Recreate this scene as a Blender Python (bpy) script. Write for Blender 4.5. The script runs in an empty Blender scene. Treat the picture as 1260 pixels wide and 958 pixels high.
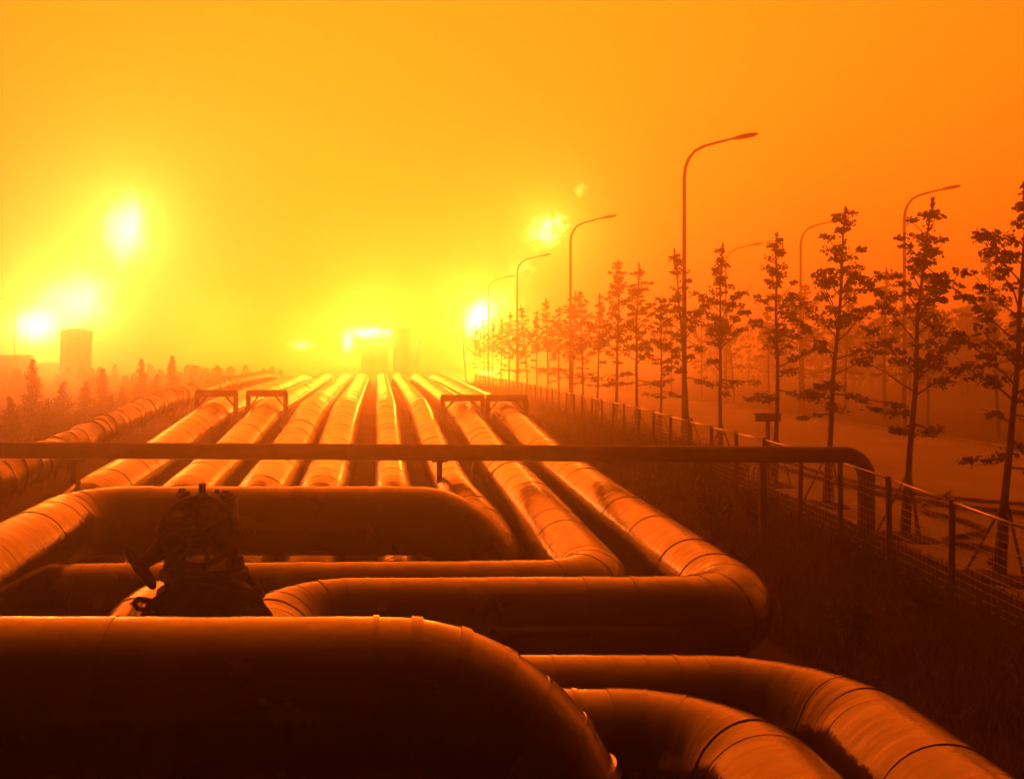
import bpy, bmesh, math, random
from mathutils import Vector, Matrix
R = math.radians
rnd = random.Random(7)
sc = bpy.context.scene
col = sc.collection

# ------------------------------------------------------------------ camera
CAM_Z = 4.7
cam_d = bpy.data.cameras.new('camera')
cam = bpy.data.objects.new('camera', cam_d); col.objects.link(cam)
cam.location = (0, 0, CAM_Z); cam.rotation_euler = (R(90), 0, 0)
cam_d.sensor_width = 36; cam_d.lens = 35.0
cam_d.shift_x = 0.131; cam_d.shift_y = -0.031
cam_d.clip_start = 0.1; cam_d.clip_end = 4000
sc.camera = cam

# ------------------------------------------------------------------ render settings / exposure
sc.render.engine = 'CYCLES'
sc.cycles.use_denoising = True
sc.cycles.max_bounces = 9
sc.cycles.diffuse_bounces = 2
sc.cycles.glossy_bounces = 3
sc.cycles.volume_bounces = 5
sc.cycles.transparent_max_bounces = 8
sc.cycles.sample_clamp_indirect = 8.0
sc.view_settings.view_transform = 'Standard'
sc.view_settings.look = 'None'
sc.view_settings.exposure = 0.0
sc.view_settings.gamma = 1.0

# ------------------------------------------------------------------ world: smoke-filled sky glowing with the fires ahead
SKY_GAIN = 4.3
SKY_SPREAD = 0.92         # radians over which the glow dies away from the burning plant
SKY_POWER = 2.6
GLOW_DIR = Vector((-0.04, 1.0, 0.19)).normalized()
SUN_EL, SUN_AZ = 7.0, -9.0
w = bpy.data.worlds.new('World'); sc.world = w; w.use_nodes = True
nt = w.node_tree; nt.nodes.clear()
def N(t, **k):
    n = nt.nodes.new(t)
    for a, v in k.items(): setattr(n, a, v)
    return n
out = N('ShaderNodeOutputWorld')
tc = N('ShaderNodeTexCoord')
flat = N('ShaderNodeVectorMath', operation='MULTIPLY'); nt.links.new(tc.outputs['Generated'], flat.inputs[0]); flat.inputs[1].default_value = (1, 1, 1.35)   # the smoke lies in a low layer: the glow dies faster upward
nrm = N('ShaderNodeVectorMath', operation='NORMALIZE'); nt.links.new(flat.outputs[0], nrm.inputs[0])
dot = N('ShaderNodeVectorMath', operation='DOT_PRODUCT'); nt.links.new(nrm.outputs[0], dot.inputs[0]); dot.inputs[1].default_value = GLOW_DIR
acs = N('ShaderNodeMath', operation='ARCCOSINE', use_clamp=False); nt.links.new(dot.outputs['Value'], acs.inputs[0])
div = N('ShaderNodeMath', operation='DIVIDE'); nt.links.new(acs.outputs[0], div.inputs[0]); div.inputs[1].default_value = SKY_SPREAD
pw = N('ShaderNodeMath', operation='POWER'); nt.links.new(div.outputs[0], pw.inputs[0]); pw.inputs[1].default_value = SKY_POWER
mul = N('ShaderNodeMath', operation='MULTIPLY'); nt.links.new(pw.outputs[0], mul.inputs[0]); mul.inputs[1].default_value = -1.0
ex = N('ShaderNodeMath', operation='EXPONENT'); nt.links.new(mul.outputs[0], ex.inputs[0])
gain = N('ShaderNodeMath', operation='MULTIPLY'); nt.links.new(ex.outputs[0], gain.inputs[0]); gain.inputs[1].default_value = SKY_GAIN
bg = N('ShaderNodeBackground'); bg.inputs['Color'].default_value = (1.0, 0.114, 0.0028, 1)
nt.links.new(gain.outputs[0], bg.inputs['Strength'])
sky = N('ShaderNodeTexSky', sky_type='NISHITA', sun_disc=False)
sky.sun_elevation = R(SUN_EL); sky.sun_rotation = R(SUN_AZ); sky.dust_density = 8.0; sky.air_density = 3.0
tint = N('ShaderNodeMix', data_type='RGBA', blend_type='MULTIPLY'); tint.inputs[0].default_value = 1.0
nt.links.new(sky.outputs[0], tint.inputs[6]); tint.inputs[7].default_value = (1.0, 0.06, 0.003, 1)
bg2 = N('ShaderNodeBackground'); bg2.inputs['Strength'].default_value = 0.004
nt.links.new(tint.outputs[2], bg2.inputs['Color'])
add = N('ShaderNodeAddShader'); nt.links.new(bg.outputs[0], add.inputs[0]); nt.links.new(bg2.outputs[0], add.inputs[1])
nt.links.new(add.outputs[0], out.inputs['Surface'])

# ------------------------------------------------------------------ very soft sun lamp added ahead of the camera to light the pipe tops
sun_d = bpy.data.lights.new('sun', 'SUN'); sun_d.energy = 0.5; sun_d.angle = R(25); sun_d.color = (1.0, 0.12, 0.004)
sun = bpy.data.objects.new('sun', sun_d); col.objects.link(sun)
sun_dir = Vector((math.sin(R(SUN_AZ)) * math.cos(R(SUN_EL)), math.cos(R(SUN_AZ)) * math.cos(R(SUN_EL)), math.sin(R(SUN_EL))))
sun.rotation_euler = sun_dir.to_track_quat('Z', 'Y').to_euler()
sun.location = (0, 0, 60)

HAZE_DENSITY = 0.0084
HAZE_G = 0.90

# ------------------------------------------------------------------ helpers
def tag(o, label=None, cat=None, group=None, kind=None):
    if label: o['label'] = label
    if cat: o['category'] = cat
    if group: o['group'] = group
    if kind: o['kind'] = kind
    return o

def empty(name, loc, label=None, cat=None, group=None):
    o = bpy.data.objects.new(name, None); o.empty_display_size = 0.2
    o.location = loc; col.objects.link(o)
    return tag(o, label, cat, group)

def link_mesh(name, me, m, parent=None, loc=(0, 0, 0), smooth=False):
    o = bpy.data.objects.new(name, me)
    if m and not me.materials: me.materials.append(m)
    col.objects.link(o); o.location = loc
    if parent: o.parent = parent
    if smooth:
        me.polygons.foreach_set('use_smooth', [True] * len(me.polygons))
    return o

class MB:
    """collects geometry in lists"""
    def __init__(s): s.v = []; s.f = []
    def quad(s, a, b, c, d):
        i = len(s.v); s.v += [tuple(a), tuple(b), tuple(c), tuple(d)]; s.f.append((i, i+1, i+2, i+3))
    def tri(s, a, b, c):
        i = len(s.v); s.v += [tuple(a), tuple(b), tuple(c)]; s.f.append((i, i+1, i+2))
    def box(s, c, d, rot=None):
        i = len(s.v); c = Vector(c)
        for x in (-.5, .5):
            for y in (-.5, .5):
                for z in (-.5, .5):
                    p = Vector((x*d[0], y*d[1], z*d[2]))
                    if rot: p = rot @ p
                    s.v.append(tuple(c + p))
        for f in ((0,1,3,2),(4,6,7,5),(0,4,5,1),(2,3,7,6),(0,2,6,4),(1,5,7,3)):
            s.f.append(tuple(i + k for k in f))
    def bar(s, a, b, t, t2=None):
        a = Vector(a); b = Vector(b); d = b - a
        if d.length < 1e-6: return
        q = d.to_track_quat('Z', 'Y').to_matrix()
        s.box((a + b) / 2, (t, t2 or t, d.length), q)
    def tube(s, pts, rad, seg=8, cap=True):
        pts = [Vector(p) for p in pts]; n = len(pts)
        if not hasattr(rad, '__len__'): rad = [rad] * n
        base = len(s.v)
        t0 = (pts[1] - pts[0]).normalized()
        up = Vector((0, 0, 1)) if abs(t0.z) < .9 else Vector((1, 0, 0))
        u = t0.cross(up).normalized()
        for k in range(n):
            t = (pts[min(k+1, n-1)] - pts[max(k-1, 0)]).normalized()
            u = (u - t * u.dot(t)).normalized(); v = t.cross(u)
            for j in range(seg):
                a = 2*math.pi*j/seg
                s.v.append(tuple(pts[k] + (u*math.cos(a) + v*math.sin(a)) * rad[k]))
        for k in range(n-1):
            for j in range(seg):
                a = base + k*seg + j; b = base + k*seg + (j+1) % seg
                s.f.append((a, b, b+seg, a+seg))
        if cap:
            s.f.append(tuple(base + j for j in reversed(range(seg))))
            s.f.append(tuple(base + (n-1)*seg + j for j in range(seg)))
    def lathe(s, c, prof, seg=24, axis=None):
        """profile of (radius, height) turned about an axis through c"""
        c = Vector(c); q = (Vector(axis).to_track_quat('Z', 'Y').to_matrix() if axis else Matrix.Identity(3))
        base = len(s.v); n = len(prof)
        for r_, z in prof:
            for j in range(seg):
                a = 2*math.pi*j/seg
                s.v.append(tuple(c + q @ Vector((r_*math.cos(a), r_*math.sin(a), z))))
        for k in range(n-1):
            for j in range(seg):
                a = base + k*seg + j; b = base + k*seg + (j+1) % seg
                s.f.append((a, b, b+seg, a+seg))
        s.f.append(tuple(base + j for j in reversed(range(seg))))
        s.f.append(tuple(base + (n-1)*seg + j for j in range(seg)))
    def mesh(s, name):
        me = bpy.data.meshes.new(name); me.from_pydata(s.v, [], s.f); me.update(); return me
    def build(s, name, m, parent=None, loc=(0, 0, 0), smooth=False):
        return link_mesh(name, s.mesh(name), m, parent, loc, smooth)

def lerp_table(t, x):
    if x <= t[0][0]: return t[0][1]
    for (a, va), (b, vb) in zip(t, t[1:]):
        if x <= b: return va + (vb - va) * (x - a) / (b - a)
    return t[-1][1]

ORD = ['first','second','third','fourth','fifth','sixth','seventh','eighth','ninth','tenth','eleventh','twelfth','thirteenth','fourteenth',
       'fifteenth','sixteenth','seventeenth','eighteenth','nineteenth','twentieth','twenty-first','twenty-second','twenty-third','twenty-fourth','twenty-fifth','twenty-sixth']

# ------------------------------------------------------------------ materials
def mat(name, c1, c2=None, rough=.7, metal=0.0, scale=3.0, bump=0.0, bscale=None, rough2=None, detail=5.0, spec=.5, rand=0.0):
    m = bpy.data.materials.new(name); m.use_nodes = True
    t = m.node_tree; b = t.nodes['Principled BSDF']
    b.inputs['Metallic'].default_value = metal; b.inputs['Roughness'].default_value = rough
    b.inputs['Specular IOR Level'].default_value = spec
    geo = t.nodes.new('ShaderNodeNewGeometry')
    n1 = t.nodes.new('ShaderNodeTexNoise'); n1.inputs['Scale'].default_value = scale; n1.inputs['Detail'].default_value = detail
    t.links.new(geo.outputs['Position'], n1.inputs['Vector'])
    rp = t.nodes.new('ShaderNodeValToRGB'); rp.color_ramp.elements[0].position = .35; rp.color_ramp.elements[1].position = .66
    rp.color_ramp.elements[0].color = (*c1, 1); rp.color_ramp.elements[1].color = (*(c2 or c1), 1)
    t.links.new(n1.outputs['Fac'], rp.inputs['Fac'])
    src = rp.outputs['Color']
    if rand:
        oi = t.nodes.new('ShaderNodeObjectInfo')
        mr = t.nodes.new('ShaderNodeMapRange'); mr.inputs['To Min'].default_value = 1 - rand; mr.inputs['To Max'].default_value = 1.0
        t.links.new(oi.outputs['Random'], mr.inputs['Value'])
        mx = t.nodes.new('ShaderNodeVectorMath'); mx.operation = 'SCALE'
        t.links.new(src, mx.inputs[0]); t.links.new(mr.outputs[0], mx.inputs['Scale']); src = mx.outputs[0]
    t.links.new(src, b.inputs['Base Color'])
    if rough2 is not None:
        n2 = t.nodes.new('ShaderNodeTexNoise'); n2.inputs['Scale'].default_value = scale * .6; n2.inputs['Detail'].default_value = 6
        t.links.new(geo.outputs['Position'], n2.inputs['Vector'])
        m2 = t.nodes.new('ShaderNodeMapRange'); m2.inputs['From Min'].default_value = .35; m2.inputs['From Max'].default_value = .68
        m2.inputs['To Min'].default_value = rough; m2.inputs['To Max'].default_value = rough2
        t.links.new(n2.outputs['Fac'], m2.inputs['Value']); t.links.new(m2.outputs[0], b.inputs['Roughness'])
    if bump:
        n3 = t.nodes.new('ShaderNodeTexNoise'); n3.inputs['Scale'].default_value = bscale or scale * 3; n3.inputs['Detail'].default_value = 3
        t.links.new(geo.outputs['Position'], n3.inputs['Vector'])
        bp = t.nodes.new('ShaderNodeBump'); bp.inputs['Strength'].default_value = bump; bp.inputs['Distance'].default_value = .05
        t.links.new(n3.outputs['Fac'], bp.inputs['Height']); t.links.new(bp.outputs['Normal'], b.inputs['Normal'])
    return m

M = {}
M['clad'] = mat('cladding_metal', (.036, .029, .023), (.062, .051, .042), rough=.13, rough2=.22, metal=.0, scale=1.6, bump=0, bscale=2.2, rand=.25, detail=9)
def wrinkle(m, s1, d1, s2, d2):
    t = m.node_tree; b = t.nodes['Principled BSDF']
    at_ = t.nodes.new('ShaderNodeAttribute'); at_.attribute_name = 'pipe_uv'
    prev = None
    for sc_, dist in ((s1, d1), (s2, d2)):
        mp = t.nodes.new('ShaderNodeVectorMath'); mp.operation = 'MULTIPLY'; mp.inputs[1].default_value = sc_
        t.links.new(at_.outputs['Vector'], mp.inputs[0])
        nz = t.nodes.new('ShaderNodeTexNoise'); nz.inputs['Scale'].default_value = 1.0; nz.inputs['Detail'].default_value = 3.0
        t.links.new(mp.outputs[0], nz.inputs['Vector'])
        bp = t.nodes.new('ShaderNodeBump'); bp.inputs['Strength'].default_value = 1.0; bp.inputs['Distance'].default_value = dist
        t.links.new(nz.outputs['Fac'], bp.inputs['Height'])
        if prev: t.links.new(prev.outputs['Normal'], bp.inputs['Normal'])
        prev = bp
    t.links.new(prev.outputs['Normal'], b.inputs['Normal'])
    b.inputs['IOR'].default_value = 2.0
wrinkle(M['clad'], (7.0, 1.2, 1.2), .011, (2.2, 2.6, 2.6), .014)
M['clad_old'] = mat('old_wrapped_insulation', (.12, .095, .08), (.24, .2, .17), rough=.28, rough2=.45, metal=.15, scale=3.0, bump=.5, bscale=3.5, rand=.25)
M['beam'] = mat('painted_pipe', (.10, .075, .06), (.15, .11, .09), rough=.55, rough2=.75, metal=.1, scale=2.5, bump=.08)
M['steel'] = mat('dark_steel', (.06, .05, .045), (.11, .085, .07), rough=.6, metal=.2, scale=6, bump=.15)
M['valve'] = mat('valve_iron', (.035, .028, .024), (.075, .058, .046), rough=.85, metal=0, scale=9, bump=.3, spec=.15)
M['earth'] = mat('earth', (.035, .026, .018), (.085, .065, .045), rough=.95, scale=.9, bump=.8, bscale=5, detail=9, spec=.1)
M['road'] = mat('road_concrete', (.13, .118, .105), (.22, .20, .18), rough=.62, rough2=.85, scale=.35, bump=.12, bscale=14, detail=8)
M['kerb'] = mat('kerb_stone', (.22, .2, .18), (.32, .3, .27), rough=.8, scale=2, bump=.2)
M['concrete'] = mat('concrete', (.12, .10, .085), (.2, .175, .15), rough=.9, scale=2, bump=.3)
M['bark'] = mat('bark', (.05, .037, .028), (.09, .068, .05), rough=.95, scale=8, bump=.6, bscale=25)
M['wrap'] = mat('trunk_wrap', (.05, .04, .03), (.08, .065, .05), rough=.95, scale=10, bump=.5)
M['stake'] = mat('stake_wood', (.10, .075, .05), (.16, .12, .08), rough=.9, scale=6)
M['lamp'] = mat('galvanised_pole', (.16, .15, .14), (.22, .2, .19), rough=.5, metal=.5, scale=3)
M['post'] = mat('fence_post_paint', (.06, .055, .05), (.10, .09, .08), rough=.6, metal=.2, scale=5)
M['rail'] = mat('fence_rail_zinc', (.45, .43, .40), (.58, .55, .52), rough=.28, metal=.8, scale=5)
M['wire'] = mat('fence_wire_zinc', (.34, .32, .3), (.46, .43, .4), rough=.4, metal=.6, scale=5)
M['hose'] = mat('fire_hose', (.035, .03, .027), (.06, .05, .045), rough=.85, scale=4)
M['tank'] = mat('tank_plate', (.22, .2, .18), (.3, .27, .25), rough=.6, metal=.2, scale=.4)
M['sign'] = mat('sign_board', (.08, .065, .055), (.12, .1, .08), rough=.6, scale=4)

def leaf_mat(name, c1, c2):
    m = mat(name, c1, c2, rough=.65, scale=4.0, spec=.25)
    t = m.node_tree; b = t.nodes['Principled BSDF']; o = t.nodes['Material Output']
    tr = t.nodes.new('ShaderNodeBsdfTranslucent'); tr.inputs['Color'].default_value = (*[c * 1.2 for c in c2], 1)
    mx = t.nodes.new('ShaderNodeMixShader'); mx.inputs[0].default_value = .25
    t.links.new(b.outputs[0], mx.inputs[1]); t.links.new(tr.outputs[0], mx.inputs[2]); t.links.new(mx.outputs[0], o.inputs['Surface'])
    return m
M['leaf'] = leaf_mat('young_tree_leaf', (.035, .05, .015), (.075, .095, .03))
M['conifer'] = leaf_mat('conifer_needle', (.025, .04, .015), (.05, .07, .025))
M['grass'] = leaf_mat('dry_grass', (.045, .05, .018), (.10, .09, .035))

# ------------------------------------------------------------------ ground
G_PIPE = [(0, 0), (8, .15), (14.8, .5), (27, .95), (38, 1.7), (74, 2.0), (80, 2.0), (110, 1.3), (300, 1.2)]
G_ROAD = [(0, 0), (10, .1), (16, .3), (21.6, .62), (26, .8), (39, 1.0), (71, 1.15), (150, 1.2), (300, 1.2)]
G_LEFT = [(0, .3), (27, .8), (38, 1.15), (100, 1.4), (150, 1.3), (300, 1.2)]
def smooth(t): t = max(0, min(1, t)); return t*t*(3-2*t)
def ground_z(x, y):
    gp, gr, gl = lerp_table(G_PIPE, y), lerp_table(G_ROAD, y), lerp_table(G_LEFT, y)
    if x > 6.3: return gp + (gr - gp) * smooth((x - 6.3) / 3.0)
    if x < -9.5: return gp + (gl - gp) * smooth((-9.5 - x) / 3.5)
    return gp
def frange(a, b, s):
    r_ = []
    while a < b - 1e-6: r_.append(a); a += s
    return r_
YS = sorted(set([-40, -20, -10, 0] + [8, 10, 14.8, 16, 21.6, 26, 27, 38, 39, 71, 74, 80, 100, 110, 150, 300, 900] + frange(1, 60, 1.0) + frange(60, 160, 4.0) + frange(160, 900, 60)))
XS = sorted(set([-350, -250, -180, -120, -80, -50, -35, -25, -20] + frange(-16, 13, .6) + [9.3, 11.39, 11.55, 13, 13.2, 14, 20, 25.5, 25.6, 26, 30, 36, 45, 60, 90, 140, 220, 350]))
gm = MB(); nx = len(XS)
for y in YS:
    for x in XS:
        z = ground_z(x, y)
        if x < 11.2 and 2 < y < 110:
            z += .05 * math.sin(x*2.1 + y*.7) * math.sin(y*1.3 - x*.8) + rnd.uniform(-.025, .025)
        gm.v.append((x, y, z))
for j in range(len(YS)-1):
    for i in range(nx-1):
        a = j*nx + i; gm.f.append((a, a+1, a+1+nx, a+nx))
tag(gm.build('ground', M['earth'], smooth=True), kind='structure')

def strip(name, m, x0, x1, y0, y1, dz, thick=0.0, parent=None):
    s = MB(); ys = [y0] + [y for y in YS if y0 < y < y1] + [y1]
    for a, b in zip(ys, ys[1:]):
        za, zb = lerp_table(G_ROAD, a) + dz, lerp_table(G_ROAD, b) + dz
        s.quad((x0, a, za), (x1, a, za), (x1, b, zb), (x0, b, zb))
        if thick:
            s.quad((x0, a, za - thick), (x0, a, za), (x0, b, zb), (x0, b, zb - thick))
            s.quad((x1, a, za), (x1, a, za - thick), (x1, b, zb - thick), (x1, b, zb))
    return s.build(name, m, parent)
tag(strip('road', M['road'], 11.55, 25.5, 6, 260, .006), kind='structure')
tag(strip('kerb', M['kerb'], 11.39, 11.55, 6, 160, .05, .2), kind='structure')
tag(strip('kerb', M['kerb'], 25.5, 25.72, 6, 160, .12, .2), kind='structure')

# ------------------------------------------------------------------ pipelines
def fillet(pts):
    """control points (x,y,z,bend radius) -> list of (point, in_bend)"""
    P = [(Vector(p[:3]), p[3] if len(p) > 3 else 0) for p in pts]
    res = [(P[0][0], False)]
    for k in range(1, len(P)-1):
        a, (b, r_), c = P[k-1][0], P[k], P[k+1][0]
        d1 = (a-b).normalized(); d2 = (c-b).normalized()
        ang = d1.angle(d2)
        if r_ <= 0 or ang > math.pi - .004:
            res.append((b, False)); continue
        half = ang/2
        tl = r_/math.tan(half)
        tl = min(tl, .49*(a-b).length, .49*(c-b).length) if r_ > 3 else tl
        rr = tl*math.tan(half)
        cen = b + (d1+d2).normalized() * (rr/math.sin(half))
        p1 = b + d1*tl; p2 = b + d2*tl
        v1 = p1-cen; ax = v1.cross(p2-cen).normalized(); sweep = math.pi-ang
        n = max(2, int(math.degrees(sweep)/6)+1)
        for i in range(n+1):
            q = Matrix.Rotation(sweep*i/n, 3, ax)
            res.append((cen + q @ v1, sweep > .5))
    res.append((P[-1][0], False))
    return res

def pipe(name, pts, rad, label, cat, group=None, m='clad', seg=36, sec=.95, gore=.30, caps=True, wobble=0.0, lip=.0055, part='cladding_section'):
    path = fillet(pts)
    pos = [p for p, _ in path]; bend = [b for _, b in path]
    cum = [0]
    for a, b in zip(pos, pos[1:]): cum.append(cum[-1] + (b-a).length)
    L = cum[-1]
    def at(s):
        s = max(0, min(L, s))
        for k in range(len(cum)-1):
            if s <= cum[k+1] + 1e-9:
                d = cum[k+1]-cum[k]
                t = (s-cum[k])/d if d > 1e-9 else 0
                return pos[k].lerp(pos[k+1], t), (bend[k] and bend[k+1]), k
        return pos[-1], False, len(cum)-2
    def tan(s): return (at(min(L, s+.03))[0] - at(max(0, s-.03))[0]).normalized()
    p0 = pos[0]
    root = empty(name, (p0.x, p0.y, ground_z(p0.x, p0.y)), label, cat, group)
    s = 0.0; u = None
    while s < L - .02:
        p, inb, k = at(s + .05)
        ln = gore if inb else sec * (1.0 if p.y < 45 else 3.0 if p.y < 75 else 7.0)
        if not inb:
            for kk in range(k, len(cum)-1):          # stop at the start of a bend
                if bend[kk] and bend[min(kk+1, len(bend)-1)]:
                    if cum[kk] > s + .12: ln = min(ln, cum[kk]-s)
                    elif cum[kk+1] > s: inb = True; ln = gore
                    break
        e = min(L, s + ln)
        if L - e < .12: e = L
        nr = 2 if not inb and e - s < 1.2 else max(2, int((e-s)/.5)+1)
        if inb: nr = 3
        mb = MB(); o = at(s)[0]
        rf = 1 + rnd.uniform(-.0025, .0015)
        jit = Vector((rnd.uniform(-1, 1), rnd.uniform(-1, 1), rnd.uniform(-1, 1))) * .004
        lp = 1 + lip*rnd.choice((.35, .8, 1.0, 1.5))/rad
        body = [(s - .02, 1.0)] + [(s + (e-s)*i/nr, 1.0) for i in range(1, nr)] + [(e, 1.0)]
        puv = []; so = rnd.uniform(0, 50)
        for strip_ in (body, [(e - .03, .99), (e - .029, lp)], [(e - .029, lp), (e + .012, lp)], [(e + .012, lp), (e + .013, .99)]):
            base = len(mb.v)
            for (ss, f) in strip_:
                t = tan(min(L-.001, max(.001, ss))); c = at(ss)[0] + (t*(ss - max(0, min(L, ss))) if not 0 <= ss <= L else Vector())
                if u is None:
                    u = t.cross(Vector((0, 0, 1)) if abs(t.z) < .9 else Vector((0, 1, 0))).normalized()
                u = (u - t*u.dot(t)).normalized(); v = t.cross(u)
                for j in range(seg):
                    a = 2*math.pi*j/seg
                    rr = rad*rf*f
                    if wobble: rr *= 1 + wobble*(math.sin(a*3 + ss*2.3) * .5 + math.sin(a*2 - ss*3.1) + .6*math.sin(a*5 + ss*5.7))
                    mb.v.append(tuple(c + (u*math.cos(a) + v*math.sin(a))*rr + jit - o)); puv += [ss + so, math.cos(a)*rad, math.sin(a)*rad]
            for i in range(len(strip_)-1):
                for j in range(seg):
                    a = base + i*seg + j; b = base + i*seg + (j+1) % seg
                    mb.f.append((a, b, b+seg, a+seg))
            if strip_ is body:
                c0, c1 = base, len(mb.v)
        ob = mb.build(part, M[m], root, o - root.location, smooth=True)
        at_ = ob.data.attributes.new('pipe_uv', 'FLOAT_VECTOR', 'POINT'); at_.data.foreach_set('vector', puv)
        if caps and (s == 0.0 or e >= L):
            cp = MB()
            src = mb.v[c0:c0+seg] if s == 0.0 else mb.v[c1-seg:c1]
            cp.v = list(src); cp.f = [tuple(range(seg))]
            cp.build('end_plate', M[m], root, o - root.location)
        s = e
    return root

def saddles(root, x, ys, zfun, rad):
    for y in ys:
        zc = zfun(y); g = ground_z(x, y)
        s = MB(); h = zc - rad*.72 - g + .15
        s.box((0, 0, h/2 - .15), (rad*1.1, .35, h))
        s.build('support_block', M['concrete'], root, Vector((x, y, g)) - root.location)

# top-of-pipe profile along the run
H_TOP = [(14.8, 2.0), (20.3, 2.14), (27, 2.40), (38, 3.15), (76, 3.46), (110, 3.5)]
def run_pts(x, rad, y_near, far=78, z_near=None, x_near=None):
    pts = [(x*1.0, far+26, lerp_table(H_TOP, 110) - rad - 1.4), (x, far, lerp_table(H_TOP, 110) - rad, 40), (x, 38, lerp_table(H_TOP, 38) - rad, 30), (x, 27, lerp_table(H_TOP, 27) - rad, 60)]
    return pts
runs = [  # x, radius, label words
    (-6.1, .66, 'broad shiny clad pipeline, leftmost of the smooth parallel runs'),
    (-4.14, .62, 'broad shiny clad pipeline, second from the left of the smooth runs'),
    (-2.52, .61, 'shiny clad pipeline third from the left, beside the paired middle run'),
    (-1.21, .59, 'shiny clad pipeline left of the wide dark gap in the runs'),
    (.33, .42, 'slim shiny clad pipeline right of the wide dark gap'),
    (1.61, .45, 'slim shiny clad pipeline joined by the bent end of the middle loop')]
GRP = 'parallel clad pipelines running to the fires'
for i, (x, rad, lab) in enumerate(runs):
    pts = run_pts(x, rad, 20)
    z20 = lerp_table(H_TOP, 20.3) - rad
    if i == 0:
        pts += [(x, 20.4, z20, 12), (x-.1, 17.6, z20 - 1.0, 12), (x-.1, 15.6, z20-2.3)]
    elif i in (1, 2, 3):
        pts += [(x, 20.6, z20 + .03, 8), (x, 17.9, 1.27 - rad, 8), (x, 14.9, .1 - rad)]
    elif i == 4:
        pts += [(x, 20.6, z20 + .03, 8), (x, 17.9, 1.30 - rad, 5), (x+.02, 16.35, 1.36 - rad, 3), (x+.04, 15.6, 1.40 - rad, 3), (x+.05, 14.8, 1.36 - rad)]
    else:
        pts += [(x+.05, 21.0, z20 + .05, 6), (x+.42, 18.1, 1.85 - rad, 4), (x+.58, 17.2, 1.45 - rad, 3), (x+.62, 16.0, .2 - rad)]
    r_ = pipe('pipeline', pts, rad, lab, 'pipeline', GRP)
    saddles(r_, x, [24, 30, 42, 54, 68], lambda y: lerp_table(H_TOP, y) - rad, rad)

# the two right-hand runs turn left across the foreground
x, rad = 3.15, .56
r_ = pipe('pipeline', run_pts(x, rad, 14)+[(x, 20, lerp_table(H_TOP, 20) - rad + .02, 60), (x, 13.9, 1.31, .95), (-5.0, 13.9, 1.27, .75), (-5.0, 13.9, -.2)], rad,
     'shiny clad pipeline turning left behind the front right elbow, inner of two', 'pipeline', GRP)
saddles(r_, x, [16.5, 24, 30, 42, 54, 68], lambda y: lerp_table(H_TOP, y) - rad, rad)
x, rad = 4.68, .56
r_ = pipe('pipeline', run_pts(x, rad, 14)+[(x, 20, lerp_table(H_TOP, 20) - rad + .02, 60), (x, 12.45, 1.40, 1.05), (-1.25, 12.45, 1.38, 1.0), (-1.3, 9.2, 1.15, 4), (-1.3, 2.5, .75)], rad,
     'rightmost shiny clad pipeline, bending left across the foreground beside the weedy bank', 'pipeline', GRP)
saddles(r_, x, [15.5, 24, 30, 42, 54, 68], lambda y: lerp_table(H_TOP, y) - rad, rad)

# raised loop in the middle
pipe('loop_pipe', [(-5.0, 2.0, 1.60), (-5.0, 11.0, 1.85, 12), (-5.0, 16.75, 1.96, 1.05), (1.9, 16.75, 1.96, 1.25), (1.88, 16.3, .75)], .575,
     'dark raised cross pipe behind the valve, bending down at its right end', 'pipe', 'raised loop pipes')
# nearest raised loop
pipe('loop_pipe', [(-9.5, 7.1, 2.29), (1.26, 7.1, 2.275, 1.15), (1.27, 6.72, .1)], .56,
     'nearest dark cross pipe along the bottom edge, curving down on its right', 'pipe', 'raised loop pipes', sec=1.9, gore=.24, lip=.016)
# the two foreground pipes on the right
pipe('loop_pipe', [(.4, 9.8, -.1), (.4, 9.8, 1.21, .8), (4.36, 9.8, 1.21, 1.15), (4.36, 2.2, 1.12)], .55,
     'front right pipe with lit top, the outer and farther of two side by side', 'pipe', 'front right elbow pipes')
pipe('loop_pipe', [(.9, 8.55, -.1), (.9, 8.55, 1.29, .7), (2.98, 8.55, 1.29, .95), (2.98, 2.2, 1.2)], .55,
     'front right pipe with lit top, the inner and nearer of two side by side', 'pipe', 'front right elbow pipes')
# the pipe that carries the valve
pipe('valve_pipe', [(-2.50, 12.85, 1.5), (-2.6, 11.3, 1.68, 4), (-2.65, 9.7, 1.52, 4), (-2.7, 7.5, 1.0, 4), (-2.75, 2.0, .7)], .43,
     'short lit pipe under the bolted valve, running toward the camera', 'pipe')
# old lumpy pipe on the left
zl = lambda y: ground_z(-8.6, y) + 1.15
pipe('old_pipe', [(-9.5, 112, zl(112) - .6), (-9.4, 84, zl(80), 30), (-9.0, 60, zl(60) + .1, 40), (-8.5, 38, zl(38)+.05, 30), (-8.3, 27, zl(27) + .22, 30), (-8.3, 16, zl(16) + .1, 30), (-8.4, 4, zl(4))], .42,
     'lumpy old lagged pipe with uneven wrapping, left of the smooth runs', 'pipe', m='clad_old', wobble=.055, sec=.8, lip=.03)

# overhead cross pipe with its standing leg beyond the fence
Yb = 21.5
zb = CAM_Z - 117*Yb/1225 + .02
bm_root = pipe('overhead_pipe', [(-12.5, Yb, zb + .06), (10.55, Yb, zb - .06, .5), (10.55, Yb, .3)], .178,
     'thin dark pipe spanning over all the pipelines, elbowed down beyond the fence', 'pipe', m='beam', seg=20, sec=6.0, gore=.2, lip=.004, part='pipe_length')
for px in (-6.55, 1.33, 8.3):
    s = MB(); g = ground_z(px, Yb) - .1; h = zb - .16 - g
    s.box((0, 0, h/2), (.12, .12, h)); s.box((0, 0, h - .02), (.34, .26, .06)); s.box((0, 0, .1), (.4, .4, .2))
    s.build('support_post', M['steel'], bm_root, Vector((px, Yb, g)) - bm_root.location)

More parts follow.
